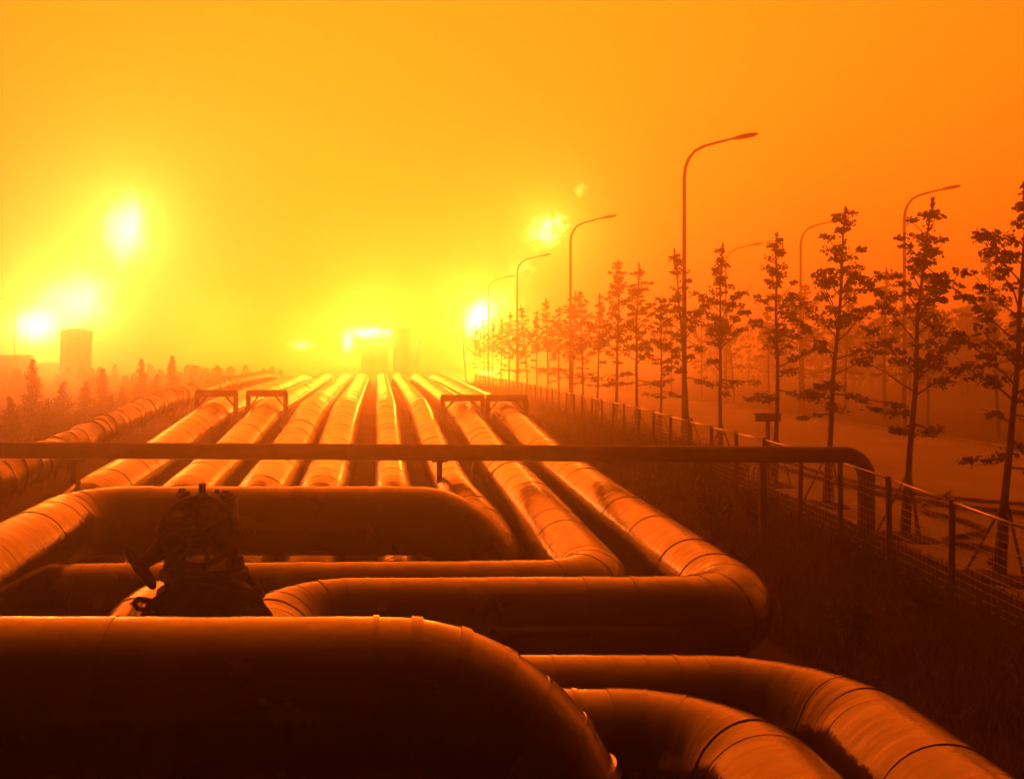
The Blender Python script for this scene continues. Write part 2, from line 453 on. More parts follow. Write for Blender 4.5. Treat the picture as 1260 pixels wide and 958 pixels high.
# ------------------------------------------------------------------ small portal frames over the pipes
def portal(xc, wid, y, ztop, label, both=True):
    g = ground_z(xc, y)
    root = empty('steel_gantry', (xc, y, g), label, 'pipe frame', 'steel frames over the pipelines')
    for sx in (-1, 1):
        s = MB(); h = ztop - g
        s.box((sx*wid/2, 0, h/2 - .05), (.17, .2, h + .1)); s.box((sx*wid/2, 0, .05), (.4, .4, .14))
        s.build('post', M['steel'], root)
    s = MB(); s.box((0, 0, ztop - g - .02), (wid + .12, .16, .2)); s.box((0, 0, ztop - g + .10), (wid + .1, .26, .03)); s.box((0, 0, ztop - g - .13), (wid + .1, .26, .03))
    s.build('beam', M['steel'], root)
    for sx in (-1, 1):
        s = MB(); s.bar((sx*(wid/2 - .05), 0, ztop - g - .5), (sx*(wid/2 - .4), 0, ztop - g - .1), .07)
        s.build('brace', M['steel'], root)
portal(-6.05, 1.46, 37.3, 3.38, 'dark steel frame over the leftmost broad pipeline')
portal(-4.15, 1.4, 37.3, 3.38, 'dark steel frame over the second broad pipeline from the left')
portal(3.1, 1.46, 36.5, 3.24, 'dark steel frame over the pipeline beside the slim pair, right side')
portal(4.72, 1.40, 36.5, 3.24, 'dark steel frame over the rightmost pipeline near the fence')

# ------------------------------------------------------------------ valve in front of the middle loop
def build_valve():
    vx, vy = -1.98, 11.35
    g = ground_z(vx, vy)
    root = empty('valve', (vx, vy, g), 'dark bolted gate valve standing before the middle loop pipe', 'valve')
    root.scale = (1.15, 1.15, 1.15)
    z0 = 1.68/1.15 - g/1.15 + .04
    def part(name, fn, m='valve', sm=False):
        s = MB(); fn(s); return s.build(name, M[m], root, smooth=sm)
    # belly of the casting
    part('body', lambda s: s.lathe((0, 0, z0), [(.30, -.55), (.50, -.40), (.56, -.15), (.55, .10), (.46, .30), (.28, .40), (.2, .46)], 24), sm=True)
    for sy in (-1, 1):
        fl = part('flange', lambda s: s.lathe((0, sy*.5, z0 - .15), [(.60, -.04), (.62, -.03), (.62, .03), (.60, .04)], 28, axis=(0, 1, 0)))
        b = MB()
        for k in range(12):
            a = 2*math.pi*k/12 + .13
            b.lathe((.53*math.cos(a), sy*.5, z0 - .15 + .53*math.sin(a)), [(.035, -.085), (.035, .085)], 6, axis=(0, 1, 0))
        b.build('bolt_ring', M['valve'], fl)['kind'] = 'stuff'
    # bonnet flange with bolts, wider than the neck
    bf = part('bonnet_flange', lambda s: s.lathe((0, 0, z0 + .44), [(.42, -.03), (.44, -.02), (.44, .045), (.42, .055), (.40, .06), (.40, .11), (.2, .12)], 24))
    for k in range(9):
        a = 2*math.pi*k/9
        s = MB(); s.lathe((.36*math.cos(a), .36*math.sin(a), z0 + .45), [(.032, -.1), (.032, .17), (.02, .175)], 6); s.build('bolt', M['valve'], bf)
    # yoke: two arms leaving a gap with the stem
    for sx in (-1, 1):
        part('yoke_arm', lambda s: s.tube([(sx*.30, 0, z0 + .52), (sx*.27, 0, z0 + .66), (sx*.20, 0, z0 + .80)], [.07, .06, .08], 8))
    part('stem', lambda s: s.lathe((.03, 0, z0 + .3), [(.028, 0), (.028, .75)], 8))
    # gear housing: cast box with top flange, worm case and a handwheel facing the camera
    gh = part('gear_housing', lambda s: (s.lathe((0, .05, z0 + .74), [(.17, 0), (.27, .04), (.27, .20), (.22, .24), (.22, .38), (.30, .40), (.30, .46), (.15, .47)], 14),
                                         s.tube([(-.34, -.06, z0 + .90), (.30, -.06, z0 + .90)], [.13, .15], 10), s.box((.20, .1, z0 + 1.06), (.22, .3, .2))))
    for dx, hh in ((-.22, .10), (-.02, .15), (.21, .08)):
        s = MB(); s.lathe((dx, 0, z0 + 1.19), [(.035, -.03), (.06, .01), (.06, .05), (.035, .06), (.035, hh)], 8); s.build('lifting_lug', M['valve'], gh)
    for k in range(10):
        a = 2*math.pi*k/10
        s = MB(); s.lathe((.25*math.cos(a), .05 + .25*math.sin(a), z0 + 1.17), [(.026, -.08), (.026, .07)], 6); s.build('bolt', M['valve'], gh)
    fw = MB(); c = Vector((.02, -.42, z0 + .93)); tilt = Matrix.Rotation(.28, 3, 'X') @ Matrix.Rotation(.2, 3, 'Z')
    ring = [c + tilt @ Vector((.35*math.cos(2*math.pi*k/24), 0, .35*math.sin(2*math.pi*k/24))) for k in range(25)]
    fw.tube(ring, .033, 8, cap=False)
    for k in range(5):
        a = 2*math.pi*k/5 + .4; fw.tube([c, c + tilt @ Vector((.35*math.cos(a), 0, .35*math.sin(a)))], .022, 6)
    fw.lathe(c, [(.07, -.06), (.07, .32)], 10, axis=(0, 1, 0)); fw.build('front_handwheel', M['valve'], root, smooth=True)
    # flared skirt to the left: gear shaft with its handwheel seen from the edge
    part('gear_shaft', lambda s: s.tube([(-.25, -.05, z0 + .86), (-.42, -.2, z0 + .70), (-.55, -.3, z0 + .60)], [.13, .10, .06], 10))
    hw = MB()
    c = Vector((-.56, -.32, z0 + .58)); ax = Vector((-.75, -.45, -.5)).normalized(); u = ax.orthogonal().normalized(); v = ax.cross(u)
    ring = [c + (u*math.cos(2*math.pi*k/20) + v*math.sin(2*math.pi*k/20))*.23 for k in range(21)]
    hw.tube(ring, .028, 8, cap=False)
    for k in range(4):
        d = u*math.cos(math.pi*k/2 + .3) + v*math.sin(math.pi*k/2 + .3); hw.tube([c, c + d*.23], .018, 6)
    hw.lathe(c, [(.05, -.05), (.05, .05)], 10, axis=tuple(ax)); hw.build('handwheel', M['valve'], root)
    # curved bypass pipe on the right
    bp = part('bypass_pipe', lambda s: s.tube([(.10, -.35, z0 + .36), (.30, -.42, z0 + .40), (.52, -.45, z0 + .33), (.66, -.45, z0 + .14), (.68, -.45, z0 - .12), (.60, -.42, z0 - .42), (.45, -.3, z0 - .55)], .07, 10), sm=True)
    s = MB(); s.lathe((.52, -.45, z0 + .33), [(.12, -.03), (.12, .03)], 12, axis=(.8, 0, -.7)); s.build('collar', M['valve'], bp)
    # small drain on the left
    part('drain_pipe', lambda s: s.tube([(-.50, -.45, z0 + .2), (-.62, -.5, z0 + .02), (-.64, -.5, z0 - .2), (-.72, -.5, z0 - .45)], .05, 8), sm=True)
    part('drain_lever', lambda s: s.tube([(-.60, -.52, z0 + .25), (-.52, -.55, z0 + .33), (-.38, -.55, z0 + .30)], .028, 6))
    for dx in (-.5, .5):
        part('foot', lambda s: s.box((dx*.7, 0, (z0 - .5)/2), (.2, .3, max(.3, z0 - .5))))
build_valve()

# ------------------------------------------------------------------ fence
FX = 10.2
F_TOP = [(8, 1.40), (12, 1.72), (15.9, 2.03), (17.7, 2.14), (21.6, 2.40), (25.9, 2.53), (30.3, 2.57), (39, 2.74), (71, 2.92), (150, 3.0)]
fence = empty('fence', (FX, 8, ground_z(FX, 8)), 'wire mesh fence with dark posts and pale top rail beside the pipelines', 'fence')
SP = 2.125
ys = [9.2 + SP*k for k in range(46)]
for k, y in enumerate(ys):
    g = ground_z(FX, y); zt = lerp_table(F_TOP, y)
    lx, ly = rnd.uniform(-.02, .02), rnd.uniform(-.02, .02)
    s = MB(); s.lathe((0, 0, 0), [(.055, -.3), (.055, zt - g + .03), (.06, zt - g + .035), (.035, zt - g + .06)], 10)
    p = s.build('post', M['post'], fence, Vector((FX, y, g)) - fence.location); p.rotation_euler = (ly, lx, 0)
    if k == len(ys)-1: break
    y2 = ys[k+1]; g2 = ground_z(FX, y2); zt2 = lerp_table(F_TOP, y2)
    A = Vector((0, 0, 0)); D = Vector((0, y2 - y, 0))
    s = MB(); s.tube([(0, 0, zt - g), (0, SP, zt2 - g)], .024, 8); s.build('top_rail', M['rail'], fence, Vector((FX, y, g)) - fence.location, smooth=True)
    s = MB()
    nh = 12
    for i in range(nh):
        t = (i + .5)/nh
        za = .05 + (zt - g - .05)*t; z2 = (g2 - g) + .05 + (zt2 - g2 - .05)*t
        n = 4; sag = rnd.uniform(0, .02)
        for q in range(n):
            ta, tb = q/n, (q+1)/n
            s.bar((.05, SP*ta, za + (z2-za)*ta - sag*math.sin(math.pi*ta)), (.05, SP*tb, za + (z2-za)*tb - sag*math.sin(math.pi*tb)), (.010 if i in (0, 4, 8) else .008) if y < 34 else .013)
    nv = 14
    for i in range(1, nv):
        t = i/nv
        s.bar((.055, SP*t, .04 + (g2-g)*t), (.055, SP*t, (zt-g) + (zt2-zt)*t), .0035 if y < 34 else .011)
    s.build('wire_panel', M['wire'], fence, Vector((FX, y, g)) - fence.location)['kind'] = 'stuff'

# ------------------------------------------------------------------ notice board beyond the fence
def notice():
    x, y = 11.75, 30.0; g = ground_z(x, y)
    root = empty('notice_board', (x, y, g), 'small T-shaped board on a post beyond the fence', 'sign')
    s = MB(); s.box((0, 0, 1.0), (.1, .1, 2.0)); s.build('post', M['sign'], root)
    s = MB(); s.box((0, 0, 2.03), (.76, .1, .22)); s.box((0, -.004, 2.15), (.82, .16, .04)); s.build('board', M['sign'], root)
notice()

# ------------------------------------------------------------------ hoses lying on the road edge
def hose(pts, r_, label, name='fire_hose'):
    P = []
    for k in range(len(pts)-1):          # catmull-rom
        p0, p1, p2, p3 = [Vector(pts[max(0, min(len(pts)-1, k+i))]) for i in (-1, 0, 1, 2)]
        for i in range(6):
            t = i/6
            P.append(.5*((2*p1) + (p2-p0)*t + (2*p0-5*p1+4*p2-p3)*t*t + (3*p1-p0-3*p2+p3)*t**3))
    P.append(Vector(pts[-1]))
    Q = [(p.x, p.y, ground_z(p.x, p.y) + r_ + .012 + 0) for p in P]
    s = MB(); s.tube(Q, r_, 8); o = s.build(name, M['hose'], smooth=True)
    tag(o, label, 'hose', 'hoses on the road')
hose([(16.2, 28.2), (15.4, 27.2), (14.3, 26.1), (13.8, 25.1), (14.05, 24.1), (14.0, 23.0), (13.5, 22.5), (12.5, 21.95), (12.5, 21.5), (12.95, 21.1), (12.8, 20.6), (12.3, 20.0)], .06,
     'dark hose lying in loose S-bends on the road')
hose([(13.6, 36), (13.7, 32), (13.9, 29.5), (14.1, 27.6), (14.9, 25.8), (16.0, 24.9), (17.2, 24.2), (18.6, 23.2), (20, 22.5)], .07, 'dark hose running straight along the road edge past the S-bends')
hose([(14.5, 40), (14.5, 34), (14.6, 30), (15.1, 28), (16.3, 26.6), (18.0, 25.6), (20.4, 24.6), (22, 24.2)], .05, 'second dark hose running alongside, farther out on the road')

# ------------------------------------------------------------------ street lamps
def lamp_meshes(H):
    s = MB()
    arm = [(0, 0, 0), (0, 0, H*.45), (0, 0, H - 1.75), (.05, 0, H - 1.35), (.18, 0, H - 1.0), (.42, 0, H - .70), (.80, 0, H - .50), (1.3, 0, H - .36), (2.0, 0, H - .19)]
    s.tube(arm, [.115, .09, .07, .068, .066, .062, .058, .052, .045], 12); pole = s.mesh('pole')
    s = MB(); s.lathe((0, 0, 0), [(.2, -.1), (.2, .12), (.14, .16), (.14, 1.0), (.115, 1.05)], 12); base = s.mesh('base')
    s = MB()
    q = Vector((1, 0, .17)).normalized()
    ring = []
    for t, wd, hh, dz in ((0, .07, .06, 0), (.18, .12, .10, .01), (.45, .17, .13, .02), (.85, .16, .11, .01), (1.0, .07, .05, 0)):
        c = Vector((1.95, 0, H - .20)) + q*t*1.0
        ring.append([(c.x, -wd, c.z - hh*.2), (c.x, -wd*.7, c.z + hh*.8), (c.x, wd*.7, c.z + hh*.8), (c.x, wd, c.z - hh*.2), (c.x, wd*.8, c.z - hh*.6), (c.x, -wd*.8, c.z - hh*.6)])
    for k in range(len(ring)-1):
        for j in range(6):
            s.quad(ring[k][j], ring[k][(j+1) % 6], ring[k+1][(j+1) % 6], ring[k+1][j])
    for rr in (ring[0], ring[-1]):
        i = len(s.v); s.v += rr; s.f.append(tuple(range(i, i+6)))
    head = s.mesh('lamp_head')
    for me in (pole, base, head): me.materials.append(M['lamp'])
    pole.polygons.foreach_set('use_smooth', [True]*len(pole.polygons))
    return pole, base, head
def place_lamp(meshes, x, y, label, group, flip=False, sc_=1.0):
    root = empty('street_lamp', (x, y, ground_z(x, y)), label, 'street lamp', group)
    if flip: root.rotation_euler.z = math.pi
    root.scale = (sc_, sc_, sc_)
    for nm, me in zip(('pole', 'base', 'lamp_head'), meshes): link_mesh(nm, me, None, root)
LM = lamp_meshes(12.65)
for (y, lab) in ((39.8, 'tallest street lamp, arm bent right, rising before the young trees'), (63.3, 'second tall street lamp along the fence, under the small torn fire cloud'),
                 (87.5, 'third street lamp along the fence, right of the bright fire'), (110.5, 'faint fourth street lamp along the fence, in front of the bright fire')):
    place_lamp(LM, 12.25, y, lab, 'street lamps along the fence')
for (y, lab) in ((52.2, 'clearest street lamp across the road, at the right'), (65, 'middle street lamp across the road, half lost in haze'), (79, 'faintest street lamp across the road, behind the trees')):
    place_lamp(LM, 27.6, y, lab, 'street lamps across the road')
place_lamp(LM, -56.2, 154, 'faint street lamp at the left edge, arm pointing left', 'street lamps at the left edge', True)
place_lamp(LM, -62, 176, 'fainter lower street lamp right of the left-edge lamp, by the fire glow', 'street lamps at the left edge', False, .78)

# ------------------------------------------------------------------ young trees
def leaf(s, c, size, r_):
    a = Vector((r_.gauss(0, 1), r_.gauss(0, 1), r_.gauss(0, .6))).normalized()
    n = Vector((r_.gauss(0, 1), r_.gauss(0, 1), r_.gauss(0, 1)))
    b = a.cross(n)
    if b.length < 1e-4: return
    b = b.normalized()*size*.42; a = a*size*.5
    s.quad(c - a, c + b*.9 - a*.1, c + a, c - b*.9 - a*.1)
def tree_variant(seed, H, spread, first):
    r_ = random.Random(seed)
    wood, crown = MB(), MB()
    lean = Vector((r_.uniform(-.03, .05), r_.uniform(-.04, .04), 0))
    tp = []
    wob = Vector((0, 0, 0))
    for k in range(13):
        t = k/12
        wob += Vector((r_.uniform(-.06, .06), r_.uniform(-.06, .06), 0))
        tp.append(Vector((0, 0, H*t)) + lean*H*t + wob*t)
    def trunk(t):
        f = t*12; k = min(11, int(f)); return tp[k].lerp(tp[k+1], f-k)
    wood.tube(tp, [.075*(1-.86*(k/12)) + .006 for k in range(13)], 8)
    az = r_.uniform(0, 6.28); t = first
    while t < .97:
        prof = lerp_table([(.28, .45), (.40, .72), (.52, 1.0), (.64, .88), (.76, .52), (.86, .30), (1.0, .08)], t)
        ln = spread*prof*r_.uniform(.4, 1.4)
        az += 2.4 + r_.uniform(-.5, .5)
        if r_.random() > (.42 if t < .42 else .20):
            rise = r_.uniform(.15, .6) + .45*t
            if t < .42: rise = r_.uniform(-.3, .25)
            d = Vector((math.cos(az)*math.cos(rise), math.sin(az)*math.cos(rise), math.sin(rise)))
            p = trunk(t); pts = [p]; n = 5
            for i in range(1, n+1):
                d2 = (d + Vector((r_.uniform(-.22, .22), r_.uniform(-.22, .22), r_.uniform(-.1, .16)))).normalized()
                pts.append(pts[-1] + d2*ln/n)
            rad0 = .012 + .022*(1-t)
            wood.tube(pts, [rad0*(1-.8*i/n) for i in range(n+1)], 5, cap=False)
            # leaf pads: flat, separate layers along the outer limb
            npad = max(2, int(ln/.26))
            for q in range(npad):
                if r_.random() < .16: continue
                f = .28 + .76*(q + r_.random()*.6)/npad
                f = min(1.0, f); k = min(n-1, int(f*n)); c = pts[k].lerp(pts[k+1], f*n-k)
                side = Vector((-d.y, d.x, 0))*r_.uniform(-.38, .38)*(1.1 - t)
                c = c + side + Vector((0, 0, r_.uniform(-.08, .07)))
                if r_.random() < .6: wood.tube([pts[k], c], .006, 3, cap=False)
                rx = r_.uniform(.15, .30)*(1.05 - .42*t); rz = rx*r_.uniform(.35, .6)
                for _ in range(int(r_.uniform(30, 50))):
                    a = r_.uniform(0, 6.28); rr = math.sqrt(r_.random())
                    leaf(crown, c + Vector((math.cos(a)*rx*rr, math.sin(a)*rx*rr, r_.gauss(0, .5)*rz)), r_.uniform(.06, .125), r_)
        t += r_.uniform(.012, .024)
    for _ in range(150):                 # leafy leader
        t = 1 - r_.random()**1.3*.16
        w_ = .03 + .16*(1-t)/.16*.9
        leaf(crown, trunk(min(1, t)) + Vector((r_.gauss(0, .5)*w_, r_.gauss(0, .5)*w_, r_.uniform(0, .12))), r_.uniform(.05, .1), r_)
    wm, cm = wood.mesh('trunk'), crown.mesh('crown')
    wm.materials.append(M['bark']); cm.materials.append(M['leaf'])
    return wm, cm
TV = [tree_variant(11 + k, 7.6, sp, fi) for k, (sp, fi) in enumerate(((1.85, .30), (1.6, .34), (1.95, .28), (1.55, .33), (1.7, .36), (2.05, .31)))]
s = MB(); s.lathe((0, 0, 0), [(.115, -.05), (.11, .55), (.095, 1.1), (.078, 1.2)], 10); WRAP = s.mesh('trunk_wrap'); WRAP.materials.append(M['wrap'])
s = MB(); s.tube([(.62, 0, -.1), (.03, 0, 1.45)], .028, 6); STAKE = s.mesh('stake'); STAKE.materials.append(M['stake'])
s = MB(); s.lathe((0, 0, 0), [(.72, -.05), (.70, .02), (.45, .07), (.2, .10)], 16)
s.v = [(x*(1 + .12*math.sin(7*x + 3*y)), y*(1 + .12*math.cos(5*x - 4*y)), z) for x, y, z in s.v]
MOUND = s.mesh('soil_mound'); MOUND.materials.append(M['earth'])
def place_tree(k, x, y, sc_, rz, label, group, lean=0.0, stakes=True):
    wm, cm = TV[k % len(TV)]
    root = empty('young_tree', (x, y, ground_z(x, y)), label, 'tree', group)
    root.rotation_euler = (0, lean, 0)
    t = link_mesh('trunk', wm, None, root); c = link_mesh('crown', cm, None, root)
    for o in (t, c): o.rotation_euler.z = rz; o.scale = (sc_, sc_, sc_)
    if stakes:
        link_mesh('trunk_wrap', WRAP, None, root); link_mesh('soil_mound', MOUND, None, root).rotation_euler.z = rz
        for a in (.4, 2.5, 4.6):
            o = link_mesh('stake', STAKE, None, root); o.rotation_euler.z = a + rz
row1 = [(11.90, 19.1, 1.0, .10), (11.85, 22.4, 1.00, .075), (11.85, 26.3, 1.03, .06), (11.90, 29.9, .99, .04), (11.80, 34.3, 1.0, .01), (11.85, 37.9, 1.02, .03), (11.90, 42.0, .78, .02),
        (11.85, 45.6, 1.04, .01), (11.85, 49.5, 1.10, .0), (11.75, 53.5, .93, .02), (11.85, 57.3, .97, -.01), (11.95, 61.2, 1.0, .02), (11.85, 65.2, .9, 0), (11.85, 69.5, 1.0, .01), (11.85, 74, .92, 0),
        (11.95, 79, 1.0, .02), (11.85, 84, .9, 0), (11.85, 90, 1.0, .01), (11.85, 96, .95, 0), (11.85, 103, 1.0, 0), (11.85, 111, 1.0, .0), (11.85, 120, 1.0, 0)]
for k, (x, y, s_, ln) in enumerate(row1):
    if k == 0: lab = 'nearest young tree, cut off by the right edge of the picture'
    else: lab = f'staked young tree with sparse tiered branches, {ORD[k]} from the right along the fence'
    place_tree([2, 0, 5, 1, 3, 4, 1, 0, 2, 3][k % 10], x, y, s_, k*1.9 + .4, lab, 'young trees along the fence', ln, y < 60)
row2 = [(28.4, 40.3, 1.15), (28.2, 45.2, 1.12), (28.3, 51.2, 1.03), (28.2, 55.4, 1.12), (28.4, 60.5, 1.05), (28.2, 66, 1.1), (28.3, 72, 1.0), (28.3, 79, 1.05), (28.3, 87, 1.05), (28.3, 96, 1.1)]
for k, (x, y, s_) in enumerate(row2):
    place_tree(k + 3, x, y, s_, k*2.3, f'hazy young tree, {ORD[k]} from the right in the row across the road', 'young trees across the road', .01, False)

# ------------------------------------------------------------------ conifers and bushes on the left
def conifer_variant(seed, H, W):
    r_ = random.Random(seed); wood, crown = MB(), MB()
    wood.tube([(0, 0, -.1), (0, 0, H*.5), (0, 0, H)], [.11, .07, .015], 7)
    t = .05
    while t < 1:
        wd = W*(1-t)**.9 + .04
        nb = int(6 + 6*(1-t))
        for b in range(nb):
            az = r_.uniform(0, 6.28); ln = wd*r_.uniform(.55, 1.15)
            d = Vector((math.cos(az), math.sin(az), r_.uniform(.1, .5)))
            p = Vector((0, 0, H*t)); e = p + d*ln
            wood.tube([p, e], [.018, .006], 3, cap=False)
            for _ in range(int(10 + 16*ln)):
                f = r_.random()**.6
                c = p.lerp(e, f) + Vector((r_.gauss(0, .09), r_.gauss(0, .09), r_.gauss(0, .08)))
                leaf(crown, c, r_.uniform(.09, .19), r_)
        t += .055
    a, b = wood.mesh('trunk'), crown.mesh('crown'); a.materials.append(M['bark']); b.materials.append(M['conifer']); return a, b
CV = [conifer_variant(31, 4.6, 1.15), conifer_variant(32, 3.6, 1.35), conifer_variant(33, 4.2, .95)]
def px_at(px, Y): return (px - 465)*Y/1225
con = [(40, 48, 1.08, 0, 'tall pointed conifer left of the round tank'), (78, 47, .95, 1, 'squat bushy conifer below the round tank'), (106, 50, .93, 1, 'rounded conifer right of the round tank, low'),
       (126, 54, .98, 2, 'narrow pointed conifer right of the tank, before the pipes'), (150, 58, .72, 1, 'low bushy conifer between two pointed ones at the left'), (174, 66, 1.05, 0, 'pointed conifer in the middle of the far left row'),
       (193, 70, .9, 1, 'short conifer second from the end of the left row'), (212, 74, 1.22, 2, 'tallest far conifer at the right end of the left row'), (12, 42, .75, 1, 'low dark conifer at the left edge of the picture'),
       (58, 44, .68, 1, 'low conifer between the tall one and the squat one'), (236, 84, .8, 1, 'small hazy conifer beyond the right end of the left row'), (138, 50, .66, 1, 'small low conifer right beside the narrow pointed one')]
for k, (px, Y, s_, v, lab) in enumerate(con):
    x = px_at(px, Y); root = empty('conifer', (x, Y, ground_z(x, Y)), lab, 'tree', 'conifers on the left')
    for nm, me in zip(('trunk', 'crown'), CV[v]):
        o = link_mesh(nm, me, None, root); o.rotation_euler.z = k*1.3; o.scale = (s_*.72, s_*.72, s_*.68)

def tuft_mesh(name, n, fn, hmin, hmax, wid, seed, lean=.35):
    r_ = random.Random(seed); s = MB()
    for _ in range(n):
        x, y = fn(r_); z = ground_z(x, y)
        for b in range(3):
            h = r_.uniform(hmin, hmax); a = r_.uniform(0, 6.28); w_ = wid*r_.uniform(.6, 1.2)
            bx, by = x + r_.gauss(0, .05), y + r_.gauss(0, .05)
            dx, dy = math.cos(a)*w_, math.sin(a)*w_
            lx, ly = r_.gauss(0, lean)*h, r_.gauss(0, lean)*h
            s.v += [(bx-dx, by-dy, z-.05), (bx+dx, by+dy, z-.05), (bx+dx*.6+lx*.4, by+dy*.6+ly*.4, z+h*.6), (bx-dx*.6+lx*.4, by-dy*.6+ly*.4, z+h*.6), (bx+lx, by+ly, z+h)]
            i = len(s.v)-5; s.f += [(i, i+1, i+2, i+3), (i+3, i+2, i+4)]
    return s.mesh(name)
def bank(r_):
    while True:
        x = r_.uniform(5.4, 10.6); y = 7 + 55*r_.random()**1.7
        if x > 5.5 + .4*math.sin(y) : return x, y
def left_verge(r_): return r_.uniform(-24, -9.4), 14 + 75*r_.random()**1.4
def fence_foot(r_): return r_.uniform(9.3, 11.4), 30 + 80*r_.random()**1.2
def verge(r_): return r_.uniform(10.3, 11.35), 14 + 60*r_.random()**1.5
for nm, fn, n, a, b, lab in (('bank_grass', bank, 9000, .12, .55, 'dark rough grass on the bank between pipes and fence'),
                             ('verge_grass', verge, 3500, .05, .2, 'short grass strip under the young trees'),
                             ('fence_weeds', fence_foot, 7000, .4, 1.15, 'tall dark weeds along the foot of the far fence'),
                             ('left_grass', left_verge, 6000, .15, .7, 'rough dark scrub left of the old lumpy pipe')):
    tag(link_mesh(nm, tuft_mesh(nm, n, fn, a, b, .018, len(nm)), M['grass']), lab, 'grass', kind='stuff')

def shrub_variant(seed, H, W, n):
    r_ = random.Random(seed); st, lf = MB(), MB()
    for _ in range(n):
        a = r_.uniform(0, 6.28); sp = r_.uniform(.1, 1)*W; h = H*r_.uniform(.6, 1.05)
        pts = [Vector((0, 0, -.05)), Vector((math.cos(a)*sp*.35, math.sin(a)*sp*.35, h*.5)), Vector((math.cos(a)*sp, math.sin(a)*sp, h))]
        st.tube(pts, [.012, .009, .004], 4, cap=False)
        for _ in range(24):
            t = r_.uniform(.25, 1); c = pts[0].lerp(pts[1], t*2) if t < .5 else pts[1].lerp(pts[2], t*2-1)
            leaf(lf, c + Vector((r_.gauss(0, .06), r_.gauss(0, .06), r_.gauss(0, .05))), r_.uniform(.06, .14), r_)
    a, b = st.mesh('stems'), lf.mesh('foliage'); a.materials.append(M['bark']); b.materials.append(M['leaf']); return a, b
SV = [shrub_variant(51, 1.0, .45, 14), shrub_variant(52, .8, .6, 16), shrub_variant(53, 1.35, .7, 12)]
for k, (x, y, v, s_, lab) in enumerate([(7.3, 21.5, 2, 1.0, 'leafy weed leaning out of the bank before the overhead pipe'), (8.6, 22.6, 0, 1.1, 'bushy weed beside the fence foot, before the overhead pipe'),
        (7.0, 14.5, 1, .9, 'dark bush beside the rightmost pipeline bend'), (8.9, 16.2, 0, .9, 'dark bush low against the fence, nearer than the overhead pipe'),
        (8.4, 12.4, 1, 1.1, 'dark bush on the bank behind the front right pipe'), (6.6, 18.2, 1, .8, 'low weed beside the rightmost pipeline, left of the fence'), (9.4, 19.3, 2, .7, 'thin weed growing through the fence wires')]):
    root = empty('shrub', (x, y, ground_z(x, y)), lab, 'shrub', 'weeds and bushes on the bank')
    for nm, me in zip(('stems', 'foliage'), SV[v]):
        o = link_mesh(nm, me, None, root); o.rotation_euler.z = k*1.7; o.scale = (s_, s_, s_)

# far wood on the right: one hazy mass
def far_wood(name, x0, x1, y0, y1, n, hmin, hmax, label, seed):
    r_ = random.Random(seed); s = MB()
    for _ in range(n):
        x, y = r_.uniform(x0, x1), r_.uniform(y0, y1); g = ground_z(x, y); h = r_.uniform(hmin, hmax); w_ = h*r_.uniform(.22, .34)
        s.tube([(x, y, g-.1), (x, y, g+h*.5)], [.15, .08], 5)
        for _ in range(90):
            t = r_.random()**.8; ww = w_*(1.1-t)**.7
            a = r_.uniform(0, 6.28); rr = math.sqrt(r_.random())*ww
            leaf(s, Vector((x+math.cos(a)*rr, y+math.sin(a)*rr, g+h*(.15+.85*t))), r_.uniform(.5, .95), r_)
    tag(link_mesh(name, s.mesh(name), M['conifer']), label, 'wood', kind='stuff')
far_wood('far_wood', 46, 130, 85, 150, 230, 5, 8.5, 'hazy far belt of trees beyond the road', 5)
far_wood('far_scrub', -75, -14, 88, 150, 130, .9, 2.3, 'hazy far scrub behind the conifers on the left', 6)

# ------------------------------------------------------------------ far plant
def storage_tank(x, y, rad, ztop, label, name='storage_tank', dome=.6):
    g = ground_z(x, y)
    root = empty(name, (x, y, g), label, 'tank'); h = ztop - g
    s = MB(); s.lathe((0, 0, 0), [(rad, -.2), (rad, h*.33), (rad, h*.66), (rad, h)], 32); s.build('shell', M['tank'], root, smooth=True)
    s = MB(); s.lathe((0, 0, h), [(rad*1.02, 0), (rad*1.02, .12), (rad*.75, dome*.55), (rad*.4, dome*.88), (.05, dome)], 32); s.build('roof', M['tank'], root, smooth=True)
    for t in (.33, .66):
        s = MB(); s.lathe((0, 0, h*t), [(rad*1.012, -.09), (rad*1.012, .09)], 32); s.build('stiffening_ring', M['tank'], root)
    s = MB()
    for i in range(14):
        a = -1.2 + i*.09; s.bar((math.cos(a)*rad*1.05, math.sin(a)*rad*1.05, h*i/14), (math.cos(a+.09)*rad*1.05, math.sin(a+.09)*rad*1.05, h*(i+1)/14), .25)
    s.build('stair', M['steel'], root)
storage_tank(px_at(93.5, 150), 150, 2.3, CAM_Z + 32*150/1225, 'tall round tank standing against the left fire glow', dome=.55)
storage_tank(px_at(500, 195), 195, 2.6, CAM_Z + 32*195/1225, 'hazy round tank right of the long central fire', dome=.9)
storage_tank(px_at(62, 170), 170, 2.0, CAM_Z - 8*170/1225, 'low faint tank just left of the tall round tank', dome=.3)
def block(x, y, wx, wy, ztop, label, n=3):
    g = ground_z(x, y); h = ztop - g
    root = empty('plant_building', (x, y, g), label, 'building')
    s = MB(); s.box((0, 0, h/2 - .1), (wx, wy, h + .2)); s.build('wall', M['tank'], root)
    s = MB(); s.box((0, 0, h + .1), (wx + .5, wy + .5, .25)); s.build('roof', M['tank'], root)
    for i in range(n):
        s = MB(); s.box((-wx/2 + wx*(i+.5)/n, -wy/2 - .03, h*.6), (wx/n*.5, .1, h*.22)); s.build('window', M['steel'], root)
block(px_at(5, 120), 120, 4.4, 6, CAM_Z + .1, 'low block building at the left edge below the glow', 2)
block(px_at(461, 200), 200, 5.4, 6, CAM_Z + 12*200/1225, 'hazy building with fire along its roof and left side', 3)
